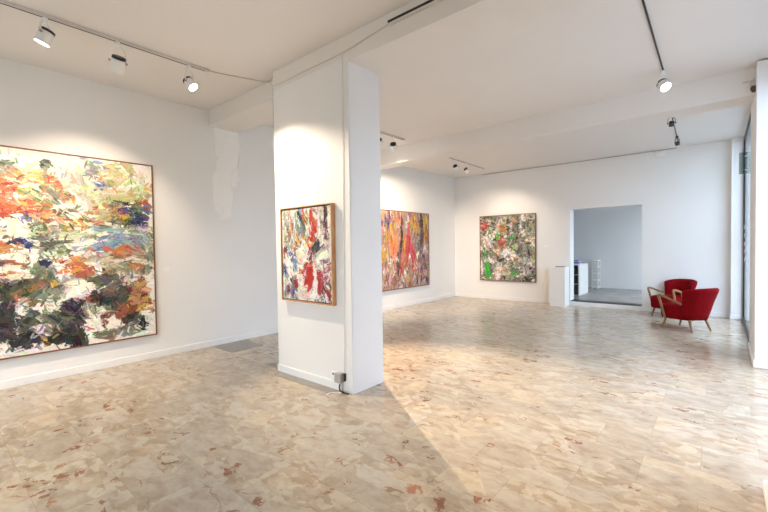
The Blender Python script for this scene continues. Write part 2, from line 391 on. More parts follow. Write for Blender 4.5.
class Canvas:
    def __init__(s, wm, hm, cell, bg, seed, den=1.7):
        s.den = den
        s.h = int(round(hm / cell)); s.w = int(round(wm / cell)); s.asp = wm / hm
        s.r = np.random.default_rng(seed)
        s.c = np.ones((s.h + 1, s.w + 1, 3)) * np.array(bg, float)
        s.c += s.r.normal(0, 2.5, (s.h + 1, s.w + 1, 1))
        s.z = np.zeros((s.h + 1, s.w + 1))
    def stroke(s, u, v, L, W, ang, col, curv=0., op=.93):
        """centre (u, v) in canvas fractions; length, width in canvas heights; angle clockwise from right, degrees"""
        r = s.r; H = s.h
        cx, cy = u * s.asp * H, v * H; L = max(L * H, 2.5); W = max(W * H, 1.3)
        R = L / 2 + W + 2
        x0, x1, y0, y1 = int(max(0, cx - R)), int(min(s.w, cx + R) + 1), int(max(0, cy - R)), int(min(s.h, cy + R) + 1)
        if x1 <= x0 or y1 <= y0: return
        X, Y = np.meshgrid(np.arange(x0, x1) - cx, np.arange(y0, y1) - cy)
        ca, sa = math.cos(rad(ang)), math.sin(rad(ang))
        a = X * ca + Y * sa; b = -X * sa + Y * ca - curv * a * a / L
        nb = max(4, int(W * 1.5)); nl = max(5, int(L / 3))
        br = r.normal(0, 1, nb + 2); eg1 = r.normal(0, .16, nl + 2); eg2 = r.normal(0, .16, nl + 2); tip = r.normal(0, .12, nb + 2)
        ti = np.clip((b / W + .5), 0, 1) * nb; li = np.clip((a / L + .5), 0, 1) * nl
        f = lambda arr, t: arr[t.astype(int)] * (1 - (t % 1)) + arr[t.astype(int) + 1] * (t % 1)
        B = f(br, ti)
        hw = .5 * W * np.sqrt(np.clip(1 - (2 * a / (L * 1.08)) ** 4, 0, 1))
        m = (b < hw * (1 + f(eg1, li))) & (b > -hw * (1 + f(eg2, li))) & (np.abs(a) < L / 2 * (1 + f(tip, ti) - .08))
        dry = (B > 1.1) & (r.random(B.shape) < .55 + .5 * (a / L))
        m &= ~dry
        if not m.any(): return
        base = np.array(col, float) + r.normal(0, 11, 3) + r.normal(0, 8)
        sub = s.c[y0:y1, x0:x1]
        drag = s.c[min(max(int(cy), 0), s.h), min(max(int(cx), 0), s.w)]
        px = base + B[..., None] * 11 + np.clip(B * .5 + .1, 0, .75)[..., None] * (drag - base)
        sub[m] = op * px[m] + (1 - op) * sub[m]
        zz = s.z[y0:y1, x0:x1]; zz[m] = .6 * zz[m] + .5 + .35 * B[m] + .5 * (np.abs(b[m]) > .4 * W)
    def detail(s, n, size=(.012, .04)):
        r = s.r
        for _ in range(n):
            u, v = r.random(), r.random()
            i, j = np.clip([(v + r.normal(0, .018)) * s.h, (u + r.normal(0, .018)) * s.w], 0, [s.h, s.w]).astype(int)
            col = s.c[i, j] * r.uniform(.8, 1.15) + r.normal(0, 6, 3)
            s.stroke(u, v, r.uniform(*size), r.uniform(.004, .011), r.normal(0, 60), np.clip(col, 15, 246), r.normal(0, .3))
    def zones(s, txt):
        st = []
        for ln in txt.strip().splitlines():
            t = ln.split(); u, v, ru, rv = map(float, t[:4]); L, W, A, sp = map(float, t[5:9])
            for i in range(int(int(t[4]) * s.den)):
                st.append((s.r.random() * .8 + len(st) * 2e-4 , u + s.r.normal(0, ru * .7), v + s.r.normal(0, rv * .7), L * s.r.uniform(.35, 1.15), W * s.r.uniform(.3, 1.1),
                           A + s.r.normal(0, sp * .6), PAL[t[9][s.r.integers(len(t[9]))]], s.r.normal(0, .18)))
        st.sort(key=lambda q: q[0])
        for q in st: s.stroke(*q[1:])
    def build(s, parent, org, du, out, wm, hm, relief=.0025, back=.03):
        """org: top-left corner, du: unit vector along the width, out: unit normal"""
        org, du, out = map(np.array, (org, du, out))
        nx, ny = s.w + 1, s.h + 1
        uu, vv = np.meshgrid(np.linspace(0, wm, nx), np.linspace(0, hm, ny))
        z = np.clip(s.z, 0, 2.2) * relief; z[0] = z[-1] = 0; z[:, 0] = z[:, -1] = 0
        co = org + uu[..., None] * du + vv[..., None] * np.array((0, 0, -1.)) + z[..., None] * out
        co = co.reshape(-1, 3); idx = np.arange(nx * ny).reshape(ny, nx)
        fc = np.stack([idx[:-1, :-1], idx[1:, :-1], idx[1:, 1:], idx[:-1, 1:]], -1).reshape(-1, 4)
        ring = np.concatenate([idx[0, :-1], idx[:-1, -1], idx[-1, :0:-1], idx[:0:-1, 0]])
        bk = co[ring] - out * back; n0 = len(co); k = len(ring)
        side = [(int(ring[i]), int(ring[(i + 1) % k]), n0 + (i + 1) % k, n0 + i) for i in range(k)]
        me = bpy.data.meshes.new('canvas')
        me.from_pydata(np.vstack([co, bk]).tolist(), [], fc.tolist() + side)
        c = np.clip(s.c.reshape(-1, 3) / 255, 0, 1); c = np.where(c <= .04045, c / 12.92, ((c + .055) / 1.055) ** 2.4)
        col = np.ones((n0 + k, 4)); col[:n0, :3] = c; col[n0:, :3] = c[ring]
        at = me.attributes.new('pigment', 'FLOAT_COLOR', 'POINT'); at.data.foreach_set('color', col.ravel().astype(np.float32))
        me.materials.append(M['paint']); me.update()
        o = bpy.data.objects.new('canvas', me); C.objects.link(o); o.parent = parent
        return o

def picture(label, org, du, out, wm, hm, cv, wood, fw, depth, gap, proud=.008):
    """org: the outer top-left corner of the frame on the wall plane"""
    o3, d3, n3 = Vector(org), Vector(du), Vector(out)
    root = thing('painting', label, 'painting', o3 + d3 * (wm / 2) + Vector((0, 0, -hm)))
    loc = root.location.copy()
    bm = bmesh.new()
    def bar(u0, u1, v0, v1):
        ps = []
        for n in (.001, depth):
            for v in (v0, v1):
                for u in (u0, u1): ps.append(bm.verts.new(o3 + d3 * u + Vector((0, 0, -v)) + n3 * n - loc))
        for f in ((0, 2, 3, 1), (4, 5, 7, 6), (0, 1, 5, 4), (2, 6, 7, 3), (0, 4, 6, 2), (1, 3, 7, 5)): bm.faces.new([ps[i] for i in f])
    bar(0, wm, 0, fw); bar(0, wm, hm - fw, hm); bar(0, fw, fw, hm - fw); bar(wm - fw, wm, fw, hm - fw)
    obj('frame', bm, wood, root, bevel=.0015)
    i = fw + gap
    bm = bmesh.new()                                    # dark backing board seen in the shadow gap
    ps = []
    for n in (.003, .012):
        for v in (fw, hm - fw):
            for u in (fw, wm - fw): ps.append(bm.verts.new(o3 + d3 * u + Vector((0, 0, -v)) + n3 * n - loc))
    for f in ((0, 2, 3, 1), (4, 5, 7, 6), (0, 1, 5, 4), (2, 6, 7, 3), (0, 4, 6, 2), (1, 3, 7, 5)): bm.faces.new([ps[k] for k in f])
    obj('backing_board', bm, M['black'], root)
    q = o3 + d3 * i + Vector((0, 0, -i)) + n3 * (depth - proud) - loc
    cv.build(root, q, du, out, wm - 2 * i, hm - 2 * i, back=depth - proud - .013)
    return root

P1 = """
.62 .30 .26 .12 30 .05 .014 15 60 lgwyG
.62 .45 .28 .08 36 .07 .015 8 25 gGsdl
.60 .76 .30 .14 34 .06 .026 30 60 kKDdw
0.261 0.084 0.024 0.023 8 0.049 0.020 20 30 gG
0.296 0.117 0.037 0.033 8 0.058 0.017 35 20 lo
0.385 0.117 0.035 0.029 7 0.047 0.022 -10 30 yY
0.434 0.067 0.027 0.025 5 0.040 0.026 20 40 gk
0.266 0.187 0.048 0.042 18 0.057 0.016 -15 30 rRO
0.366 0.163 0.039 0.024 8 0.060 0.017 -20 25 Oow
0.455 0.134 0.032 0.030 6 0.040 0.018 -40 30 oO
0.481 0.172 0.032 0.030 6 0.041 0.018 -30 30 oO
0.563 0.123 0.039 0.047 8 0.066 0.028 70 30 lp
0.421 0.212 0.071 0.040 12 0.106 0.022 38 12 lgG
0.325 0.267 0.054 0.034 14 0.067 0.021 -8 25 rROo
0.321 0.253 0.021 0.014 4 0.034 0.017 10 30 yY
0.254 0.305 0.024 0.028 8 0.049 0.020 0 30 rRb
0.428 0.286 0.045 0.030 8 0.053 0.022 -10 30 oOb
0.517 0.225 0.028 0.026 6 0.041 0.018 50 30 oO
0.496 0.302 0.038 0.025 6 0.050 0.018 30 20 Gk
0.546 0.367 0.034 0.031 8 0.047 0.019 -20 40 oyY
0.444 0.340 0.041 0.030 8 0.053 0.018 20 30 bOo
0.340 0.329 0.021 0.019 4 0.034 0.021 20 40 uU
0.272 0.375 0.044 0.038 14 0.057 0.025 10 40 ccp
0.407 0.381 0.053 0.035 16 0.061 0.022 60 50 gGk
0.367 0.411 0.034 0.029 6 0.052 0.021 20 40 gl
0.319 0.450 0.021 0.019 6 0.038 0.025 -30 30 Nu
0.294 0.455 0.012 0.014 3 0.033 0.017 -40 30 O
0.244 0.389 0.012 0.019 4 0.032 0.020 0 60 vU
0.516 0.414 0.086 0.021 12 0.138 0.023 -10 10 gwGl
0.463 0.455 0.055 0.025 12 0.063 0.022 10 40 gGk
0.253 0.469 0.024 0.019 5 0.049 0.016 -10 20 bO
0.676 0.047 0.042 0.027 7 0.049 0.025 10 40 gs
0.761 0.091 0.050 0.044 16 0.067 0.021 -40 40 yol
0.716 0.140 0.021 0.022 5 0.045 0.020 60 30 us
0.858 0.041 0.035 0.045 7 0.059 0.027 60 40 yl
0.928 0.079 0.030 0.029 4 0.050 0.022 -50 30 lp
0.624 0.095 0.025 0.016 3 0.043 0.014 10 20 vs
0.791 0.194 0.101 0.028 14 0.135 0.031 -8 12 lpyo
0.926 0.154 0.055 0.035 8 0.072 0.028 -40 20 yol
0.641 0.200 0.036 0.064 10 0.078 0.034 70 20 lp
0.675 0.262 0.010 0.011 4 0.030 0.025 0 30 r
0.706 0.287 0.048 0.038 10 0.060 0.030 -20 40 ylo
0.812 0.231 0.063 0.017 5 0.063 0.021 0 20 GK
0.793 0.294 0.034 0.034 8 0.047 0.026 60 40 OYo
0.840 0.269 0.029 0.017 6 0.048 0.032 10 30 UN
0.838 0.331 0.046 0.028 8 0.064 0.027 -15 30 GgK
0.948 0.228 0.025 0.023 6 0.045 0.028 60 40 rR
0.966 0.256 0.019 0.018 4 0.039 0.028 60 40 uU
0.911 0.259 0.024 0.029 5 0.049 0.033 70 40 G
0.927 0.322 0.030 0.023 7 0.055 0.039 20 30 NUG
0.637 0.328 0.031 0.032 6 0.049 0.019 30 40 Gbo
0.590 0.361 0.025 0.021 6 0.048 0.019 -10 30 yO
0.773 0.395 0.167 0.028 16 0.155 0.026 0 14 gsGw
0.783 0.439 0.067 0.028 9 0.114 0.026 -38 8 ssu
0.835 0.428 0.052 0.028 8 0.106 0.021 42 8 sus
0.690 0.472 0.096 0.016 7 0.120 0.025 -14 8 sus
0.634 0.429 0.061 0.032 12 0.117 0.024 -8 14 gwlw
0.844 0.513 0.082 0.023 12 0.107 0.032 24 8 Oobr
0.935 0.450 0.049 0.041 10 0.089 0.022 40 20 gGsl
0.247 0.544 0.024 0.014 4 0.049 0.024 5 10 dk
0.274 0.574 0.041 0.014 8 0.066 0.021 5 12 cw
0.265 0.616 0.056 0.019 10 0.090 0.020 2 10 ccpb
0.383 0.588 0.035 0.030 9 0.056 0.039 -60 40 GgG
0.419 0.555 0.013 0.015 4 0.035 0.026 -30 30 N
0.452 0.511 0.055 0.020 8 0.081 0.027 0 20 gwG
0.511 0.574 0.057 0.026 10 0.083 0.018 -12 15 OrR
0.497 0.578 0.028 0.015 4 0.064 0.023 -14 10 w
0.312 0.537 0.042 0.019 6 0.059 0.021 10 20 wbw
0.569 0.560 0.020 0.026 5 0.057 0.024 -40 20 OY
0.333 0.678 0.063 0.039 18 0.102 0.025 -36 10 kdbD
0.389 0.692 0.053 0.035 10 0.087 0.022 -28 15 bdo
0.447 0.677 0.018 0.030 6 0.049 0.018 75 25 KY
0.527 0.667 0.043 0.036 8 0.093 0.023 -46 10 sgs
0.531 0.709 0.077 0.021 9 0.158 0.037 -30 8 wwg
0.243 0.690 0.020 0.033 10 0.057 0.036 60 40 KkD
0.261 0.753 0.020 0.028 10 0.057 0.037 60 40 KkD
0.235 0.812 0.020 0.038 12 0.073 0.036 75 30 kDK
0.241 0.874 0.028 0.028 10 0.065 0.032 30 40 kDK
0.297 0.757 0.021 0.024 6 0.038 0.025 70 40 wp
0.310 0.729 0.025 0.019 5 0.042 0.021 10 30 bO
0.337 0.835 0.034 0.039 12 0.064 0.034 -40 50 dkD
0.347 0.919 0.034 0.024 8 0.060 0.034 10 30 KkD
0.291 0.944 0.033 0.019 8 0.058 0.033 40 30 KkD
0.378 0.885 0.017 0.025 5 0.043 0.030 60 40 w
0.428 0.857 0.032 0.050 14 0.107 0.022 55 12 cgbd
0.498 0.845 0.043 0.031 12 0.101 0.028 42 14 kdD
0.533 0.793 0.034 0.031 10 0.065 0.033 40 40 KkdN
0.413 0.779 0.027 0.020 5 0.044 0.022 10 40 ww
0.540 0.872 0.029 0.016 4 0.042 0.014 20 20 Rb
0.495 0.933 0.047 0.031 12 0.074 0.032 -30 40 kKD
0.547 0.962 0.024 0.021 6 0.057 0.033 10 40 kK
0.403 0.948 0.013 0.015 3 0.026 0.018 0 50 Yb
0.235 0.944 0.020 0.009 3 0.041 0.020 -15 10 w
0.358 0.980 0.026 0.005 3 0.043 0.017 -15 10 w
0.631 0.525 0.031 0.021 6 0.049 0.024 20 40 wp
0.642 0.493 0.026 0.016 3 0.039 0.020 -20 20 O
0.585 0.550 0.030 0.021 7 0.057 0.024 -15 20 Oob
0.608 0.615 0.045 0.021 9 0.077 0.024 -5 15 OrR
0.670 0.596 0.016 0.027 5 0.045 0.030 70 30 w
0.697 0.597 0.008 0.022 3 0.045 0.015 80 15 K
0.730 0.544 0.076 0.022 10 0.132 0.020 -12 10 lwgs
0.825 0.575 0.092 0.023 12 0.127 0.027 12 10 gobl
0.770 0.500 0.022 0.011 3 0.047 0.026 -20 20 O
0.901 0.595 0.024 0.017 5 0.044 0.033 -30 30 Oo
0.949 0.609 0.019 0.023 5 0.050 0.034 70 40 gd
0.984 0.492 0.019 0.059 6 0.079 0.023 75 20 gGl
0.605 0.689 0.050 0.027 9 0.116 0.039 -16 10 www
0.706 0.652 0.086 0.027 14 0.101 0.035 -8 25 dkG
0.713 0.746 0.059 0.049 18 0.101 0.046 30 30 kdDk
0.785 0.753 0.051 0.056 16 0.104 0.047 -50 40 kdDk
0.737 0.682 0.022 0.014 4 0.041 0.026 20 30 w
0.736 0.721 0.016 0.011 2 0.031 0.015 10 30 Y
0.624 0.760 0.046 0.016 8 0.073 0.024 -5 20 KRK
0.679 0.814 0.032 0.027 6 0.060 0.035 30 30 ww
0.617 0.818 0.025 0.032 8 0.087 0.019 75 12 gdw
0.564 0.901 0.020 0.052 9 0.076 0.033 75 30 KkD
0.640 0.901 0.036 0.032 9 0.059 0.039 20 40 www
0.629 0.911 0.015 0.008 3 0.034 0.015 20 30 r
0.699 0.882 0.016 0.033 6 0.065 0.030 75 20 KR
0.731 0.881 0.016 0.028 4 0.051 0.031 70 20 w
0.890 0.733 0.042 0.052 16 0.071 0.038 -60 40 obOB
0.907 0.799 0.036 0.035 9 0.061 0.033 -30 50 oBY
0.860 0.771 0.018 0.011 3 0.038 0.027 0 40 Y
0.817 0.841 0.057 0.023 10 0.106 0.032 -38 12 BbRo
0.862 0.875 0.035 0.029 6 0.070 0.049 -20 30 KkD
0.921 0.935 0.018 0.023 5 0.061 0.044 48 10 KK
0.959 0.899 0.019 0.041 5 0.068 0.028 80 10 w
0.790 0.956 0.062 0.017 8 0.105 0.042 4 12 gGc
0.728 0.975 0.027 0.014 5 0.046 0.026 20 30 bBo
0.889 0.983 0.048 0.009 3 0.055 0.022 -8 10 w
0.851 0.661 0.041 0.023 5 0.064 0.027 10 40 wg
0.974 0.829 0.013 0.024 3 0.045 0.023 80 20 oB
0.901 0.973 0.024 0.005 6 0.017 0.006 -60 20 K
0.747 0.367 0.088 0.011 1 0.174 0.008 12 2 w
"""
c1 = Canvas(2.0, 2.33, .0052, (230, 226, 216), 7, 2.8)
for _ in range(260):                                     # the stretch left of the photograph's edge
    u, v = c1.r.uniform(-.02, .24), c1.r.uniform(.04, .97)
    pool = 'wlgoc' if v < .2 else 'rOocgYG' if v < .42 else 'gscwGbo' if v < .6 else 'kKDdwwkb'
    c1.stroke(u, v, c1.r.uniform(.04, .11), c1.r.uniform(.015, .04), c1.r.normal(0, 40), PAL[pool[c1.r.integers(len(pool))]], c1.r.normal(0, .2))
keep = dict(PAL); PAL.update(r=(184, 84, 60), R=(146, 66, 50), O=(192, 120, 82), o=(186, 142, 100), y=(178, 184, 116), l=(192, 196, 164), g=(130, 136, 124), w=(235, 232, 223), p=(224, 208, 196), v=(124, 116, 124), Y=(204, 164, 76), u=(88, 108, 160), U=(52, 62, 128))
c1.zones(P1); PAL.update(keep); c1.detail(1500, (.015, .05))
picture('largest painting, colourful abstract on white in a thin wooden frame, on the left wall', (0, .125, 2.66), (0, 1, 0), (1, 0, 0), 2.0, 2.33, c1, M['darkoak'], .012, .05, .004)

P0 = """
.08 .15 .05 .12 12 .14 .03 85 15 wgq
.12 .20 .02 .08 4 .1 .02 80 15 dgk
.20 .15 .03 .06 5 .1 .025 80 15 otO
.17 .25 .02 .03 4 .07 .02 70 20 Oo
.30 .15 .03 .10 8 .2 .035 84 10 wwg
.40 .08 .02 .06 7 .14 .04 78 8 skkN
.47 .26 .02 .05 8 .18 .035 72 6 dskv
.47 .07 .02 .05 5 .1 .03 70 20 rRO
.64 .10 .03 .06 12 .12 .035 72 16 rOr
.68 .20 .03 .05 10 .12 .04 80 16 rOO
.53 .12 .04 .05 8 .08 .03 60 40 yzn
.56 .20 .02 .03 4 .06 .02 60 40 wy
.66 .31 .05 .06 14 .09 .035 70 40 rOr
.57 .37 .05 .04 9 .08 .03 40 40 OroY
.79 .16 .03 .12 12 .26 .028 86 6 wgqp
.84 .34 .02 .06 6 .16 .02 86 8 wpq
.91 .10 .02 .08 9 .14 .035 86 10 VMkK
.92 .30 .02 .08 9 .14 .03 84 10 MVkm
.98 .14 .01 .1 6 .2 .02 88 5 wwq
.38 .21 .07 .07 14 .1 .035 75 30 gGqs
.41 .28 .03 .03 5 .06 .025 50 40 us
.33 .34 .04 .05 9 .07 .03 60 40 YYo
.46 .31 .03 .03 6 .06 .03 50 40 YO
.28 .43 .02 .03 5 .08 .02 80 30 YO
.10 .34 .05 .05 8 .09 .025 50 40 Mmgb
.04 .30 .02 .06 5 .12 .025 85 15 lyc
.16 .42 .04 .06 8 .12 .03 80 20 wgq
.07 .47 .04 .05 8 .1 .03 70 30 MNVR
.42 .44 .09 .07 14 .1 .05 25 45 wwcp
.38 .41 .02 .01 2 .06 .008 15 20 ks
.72 .43 .08 .07 16 .14 .035 -60 25 KkKd
.60 .50 .05 .05 9 .1 .03 -60 30 MRmV
.93 .41 .05 .05 9 .1 .035 40 50 wpqm
.05 .48 .02 .04 5 .09 .025 75 20 rPR
.20 .55 .05 .06 12 .09 .035 60 40 uNus
.28 .60 .04 .04 6 .08 .03 60 40 uks
.17 .65 .08 .09 9 .26 .05 53 6 wwcw
.15 .50 .03 .04 6 .16 .035 -60 15 wwg
.05 .68 .03 .04 7 .07 .035 70 40 uU
.28 .65 .03 .03 6 .06 .035 40 40 uus
.43 .54 .06 .05 10 .1 .045 15 40 cwwp
.48 .59 .02 .01 2 .04 .015 0 20 Yy
.52 .63 .04 .04 8 .08 .03 -20 40 rOR
.42 .69 .03 .02 4 .08 .025 0 25 OrY
.60 .72 .06 .07 18 .16 .05 -62 15 rrR
.56 .80 .06 .06 12 .14 .045 -58 12 rrRR
.46 .75 .03 .05 6 .09 .03 70 30 pmPq
.80 .52 .09 .04 10 .2 .05 -22 10 wwqw
.67 .62 .02 .07 8 .2 .04 78 8 wwc
.90 .58 .06 .04 8 .12 .035 -15 20 wmVp
.92 .72 .07 .08 16 .12 .025 -50 60 pmPwv
.88 .66 .02 .03 3 .06 .025 70 30 uv
.78 .80 .03 .08 12 .18 .04 80 12 RrRM
.42 .86 .02 .06 5 .2 .035 80 8 wwc
.49 .94 .07 .02 8 .16 .045 5 12 pwpc
.60 .93 .05 .02 6 .14 .05 -20 12 wwp
.69 .84 .03 .06 8 .18 .05 -75 10 wwpw
.48 .86 .02 .02 4 .06 .03 -50 30 ww
.30 .82 .02 .05 5 .14 .03 82 12 rR
.23 .83 .06 .08 14 .1 .03 60 50 MdgVk
.15 .90 .06 .05 10 .1 .035 -60 30 MRm
.21 .93 .03 .04 6 .1 .035 75 15 uUu
.04 .82 .02 .08 7 .24 .03 88 8 wwG
.05 .95 .03 .02 4 .08 .02 0 40 Gg
.93 .90 .04 .07 9 .14 .03 55 20 MRM
.90 .95 .05 .03 5 .12 .03 55 15 ww
.83 .95 .02 .02 4 .08 .025 85 15 sug
"""
c0 = Canvas(.885, 1.073, .0042, (222, 220, 212), 8)
for _ in range(420):
    k = 'gqdmkqwMs'[c0.r.integers(9)]
    c0.stroke(c0.r.random(), c0.r.random(), c0.r.uniform(.04, .12), c0.r.uniform(.01, .03), c0.r.normal(80, 25), PAL[k])
c0.zones(P0); c0.detail(700, (.02, .06))
picture('smallest painting, red and white abstract in a deep pale oak frame hung on the pillar', (2.035, YP, 1.963), (1, 0, 0), (0, -1, 0), .885, 1.073, c0, M['oak'], .011, .055, .012, .012)

P2 = """
.31 .40 .07 .13 26 .2 .035 88 8 ttOo
.22 .13 .07 .06 12 .12 .03 85 15 vVUv
.30 .18 .05 .07 16 .1 .03 70 25 zzYo
.40 .10 .05 .05 8 .1 .03 85 20 ozP
.17 .35 .02 .15 8 .3 .02 88 6 zbn
.14 .55 .05 .1 9 .12 .03 80 20 czY
.46 .28 .015 .14 10 .24 .03 92 6 DGkN
.40 .68 .02 .07 6 .14 .025 108 10 kKD
.50 .45 .02 .14 12 .24 .03 98 8 oOYo
.57 .42 .04 .15 20 .26 .035 100 8 rPPr
.45 .62 .02 .06 7 .14 .03 100 8 Po
.60 .10 .04 .06 9 .14 .03 85 15 qgsw
.70 .13 .06 .07 18 .1 .03 80 25 zYzb
.76 .22 .05 .05 12 .1 .03 75 30 zzo
.94 .24 .03 .12 16 .14 .03 85 15 zYbz
.85 .30 .02 .18 18 .28 .035 92 6 kVdD
.88 .46 .04 .07 12 .12 .03 80 25 wpqv
.79 .48 .05 .10 16 .14 .03 88 14 mVqm
.86 .66 .07 .09 18 .12 .03 80 30 VmMv
.92 .76 .04 .02 4 .06 .02 10 20 GK
.66 .60 .03 .12 14 .22 .03 78 8 PrP
.60 .60 .02 .03 4 .08 .03 75 20 ww
.76 .56 .02 .03 4 .07 .025 50 20 ww
.72 .75 .05 .08 12 .1 .025 80 30 pmPq
.25 .72 .09 .09 20 .1 .025 80 30 pwPtc
.46 .77 .05 .06 9 .12 .025 80 20 rPR
.40 .88 .08 .05 12 .1 .025 80 30 nqbm
.58 .90 .03 .04 6 .08 .025 70 30 YYo
.52 .80 .03 .05 6 .1 .025 85 20 wq
.80 .87 .08 .05 14 .1 .025 70 30 mVpR
.96 .92 .02 .04 6 .08 .03 80 20 VN
.20 .90 .06 .05 9 .1 .025 80 30 RpVm
"""
c2 = Canvas(2.2, 1.90, .0105, (176, 150, 138), 11)
for _ in range(900):
    u = c2.r.random(); k = ('mqdzgmbPV' if u > .5 else 'qmozwbPbd')[c2.r.integers(9)]
    c2.stroke(u, c2.r.random(), c2.r.uniform(.04, .14), c2.r.uniform(.012, .03), c2.r.normal(88, 18), PAL[k])
c2.zones(P2); c2.detail(900, (.02, .06))
picture('painting of vertical orange, ochre and mauve smears on the far left wall behind the pillar', (0, 6.7, 2.366), (0, 1, 0), (1, 0, 0), 2.2, 1.905, c2, M['darkoak'], .014, .045, .004)

P3 = """
.10 .15 .05 .05 9 .1 .035 -30 30 rPR
.05 .12 .03 .03 4 .08 .03 60 30 wo
.45 .20 .06 .06 10 .08 .03 70 40 oYO
.50 .26 .02 .03 4 .06 .025 60 40 Yz
.35 .30 .04 .05 8 .08 .03 70 40 yne
.28 .28 .05 .05 6 .1 .03 70 30 lw
.13 .40 .04 .07 10 .12 .035 80 25 pwq
.20 .33 .03 .05 5 .08 .03 60 30 wG
.40 .42 .06 .05 10 .08 .03 40 50 rRbO
.48 .46 .04 .04 6 .07 .025 40 50 rPO
.34 .50 .05 .07 8 .1 .03 70 30 bnG
.60 .42 .06 .06 12 .1 .035 -40 40 GeGn
.65 .48 .03 .03 5 .07 .03 -30 40 cy
.82 .18 .04 .10 12 .18 .035 82 12 lgwG
.80 .06 .02 .05 5 .12 .03 86 8 ww
.65 .08 .03 .03 4 .07 .03 40 40 to
.90 .37 .06 .03 7 .12 .03 -8 12 tcw
.92 .38 .03 .01 3 .04 .02 0 20 r
.56 .56 .02 .02 4 .2 .035 42 4 www
.47 .55 .02 .03 4 .14 .04 -50 10 ww
.64 .64 .03 .03 4 .12 .035 44 8 ww
.13 .84 .02 .07 10 .2 .04 75 8 eee
.19 .88 .02 .05 4 .14 .03 70 10 eG
.03 .84 .008 .1 4 .3 .02 89 3 ww
.08 .62 .03 .06 6 .1 .03 70 30 GeD
.33 .84 .04 .08 12 .16 .04 -70 15 wwqp
.21 .70 .02 .02 4 .2 .025 38 6 ww
.42 .68 .05 .02 5 .14 .03 -30 15 Kk
.62 .66 .05 .03 8 .08 .03 10 40 oOb
.82 .75 .07 .09 16 .1 .025 -60 40 qwgw
.90 .60 .03 .04 6 .1 .03 70 20 NKm
.97 .62 .01 .06 5 .12 .02 85 10 yYe
.64 .86 .06 .05 10 .1 .03 40 50 GeG
.50 .90 .05 .04 6 .1 .03 10 40 lwy
.45 .82 .05 .04 5 .12 .03 10 20 wb
.88 .95 .06 .03 6 .08 .03 20 40 KDw
.12 .53 .06 .03 6 .12 .03 20 20 Vkm
.32 .56 .04 .04 5 .1 .03 30 30 wt
.75 .52 .04 .05 7 .1 .03 -60 30 kVg
.70 .30 .04 .08 8 .12 .03 80 25 dgM
.60 .15 .05 .06 8 .12 .03 80 25 wqn
"""
c3 = Canvas(1.56, 1.79, .0105, (150, 146, 132), 21)
for _ in range(900):
    k = 'qwgGDnkdwqlKm'[c3.r.integers(13)]
    c3.stroke(c3.r.random(), c3.r.random(), c3.r.uniform(.04, .12), c3.r.uniform(.012, .03), c3.r.normal(60, 55), PAL[k], c3.r.normal(0, .3))
c3.zones(P3); c3.detail(1200, (.02, .06))
picture('painting of green, white and orange strokes on the back wall near the doorway', (.825, D, 2.315), (1, 0, 0), (0, -1, 0), 1.562, 1.795, c3, M['darkoak'], .014, .045, .004)

# small caption cards beside the pictures
def card(label, c, du, out):
    bm = bmesh.new(); c, d, n = Vector(c), Vector(du), Vector(out); ps = []
    for k in (-.002, .004):
        for v in (-.03, .03):
            for u in (-.045, .045): ps.append(bm.verts.new(c + d * u + Vector((0, 0, v)) + n * k))
    for f in ((0, 2, 3, 1), (4, 5, 7, 6), (0, 1, 5, 4), (2, 6, 7, 3), (0, 4, 6, 2), (1, 3, 7, 5)): bm.faces.new([ps[i] for i in f])
    tag(obj('caption_card', bm, M['paper']), label, 'caption card', 'caption cards beside the paintings')
card('small white caption card on the left wall beside the largest painting', (0, 2.28, 1.23), (0, 1, 0), (1, 0, 0))
card('small white caption card on the pillar beside the oak-framed painting', (3.01, YP, 1.24), (1, 0, 0), (0, -1, 0))
card('small white caption card on the back wall between painting and plinth', (2.62, D, 1.46), (1, 0, 0), (0, -1, 0))

# ------------------------------------------------------------------ tracks and spotlights
def track(label, a, b, mat, drop=.032, w=.036, slot=True, group='ceiling light tracks'):
    a, b = Vector(a), Vector(b); d = b - a; L = d.length
    root = thing('light_track', label, 'light track', a, math.atan2(d.y, d.x), group)
    bm = bmesh.new(); box(bm, 0, L, -w / 2, w / 2, -drop, -.0005); obj('rail', bm, mat, root, bevel=.002)
    bm = bmesh.new(); box(bm, .03, L - .03, -.007, .007, -drop - .0015, -drop + .004); obj('contact_slot', bm, M['black'], root)
    for x in (-.012, L):
        bm = bmesh.new(); box(bm, x, x + .012, -w / 2 - .002, w / 2 + .002, -drop - .002, -.0005); obj('end_cap', bm, mat, root)
    return root
track('white light track on the ceiling above the largest painting, three spotlights on it', (1.37, -.9, HC), (1.37, 2.27, HC), M['track'])
track('white light track on the ceiling behind the pillar, in front of the second beam', (1.24, 4.3, HC), (1.24, 6.25, HC), M['track'])
track('short thin light track in the far left corner behind the second beam', (1.36, 7.72, HF), (1.36, 9.5, HF), M['track'], .022, .026)
track('long black light track on the ceiling at right with a lit spotlight at its end', (5.5, -.8, HC), (5.45, 6.03, HC), M['black'], .016, .016)
track('short light track at right near the back wall carrying two dark spotlights', (5.42, 7.45, HF), (5.36, 9.95, HF), M['track'], .018, .02)
# the one on the beam face lies against the vertical face
root = thing('light_track', 'black slotted light track fixed along the face of the first beam beside the pillar', 'light track', (3.69, YP, 3.52), 0, 'ceiling light tracks')
bm = bmesh.new(); box(bm, 0, 2.4, -.03, .001, -.02, .018); obj('rail', bm, M['track'], root, bevel=.002)
bm = bmesh.new(); box(bm, .0, 2.38, -.0325, -.026, -.005, .016); obj('contact_slot', bm, M['black'], root)

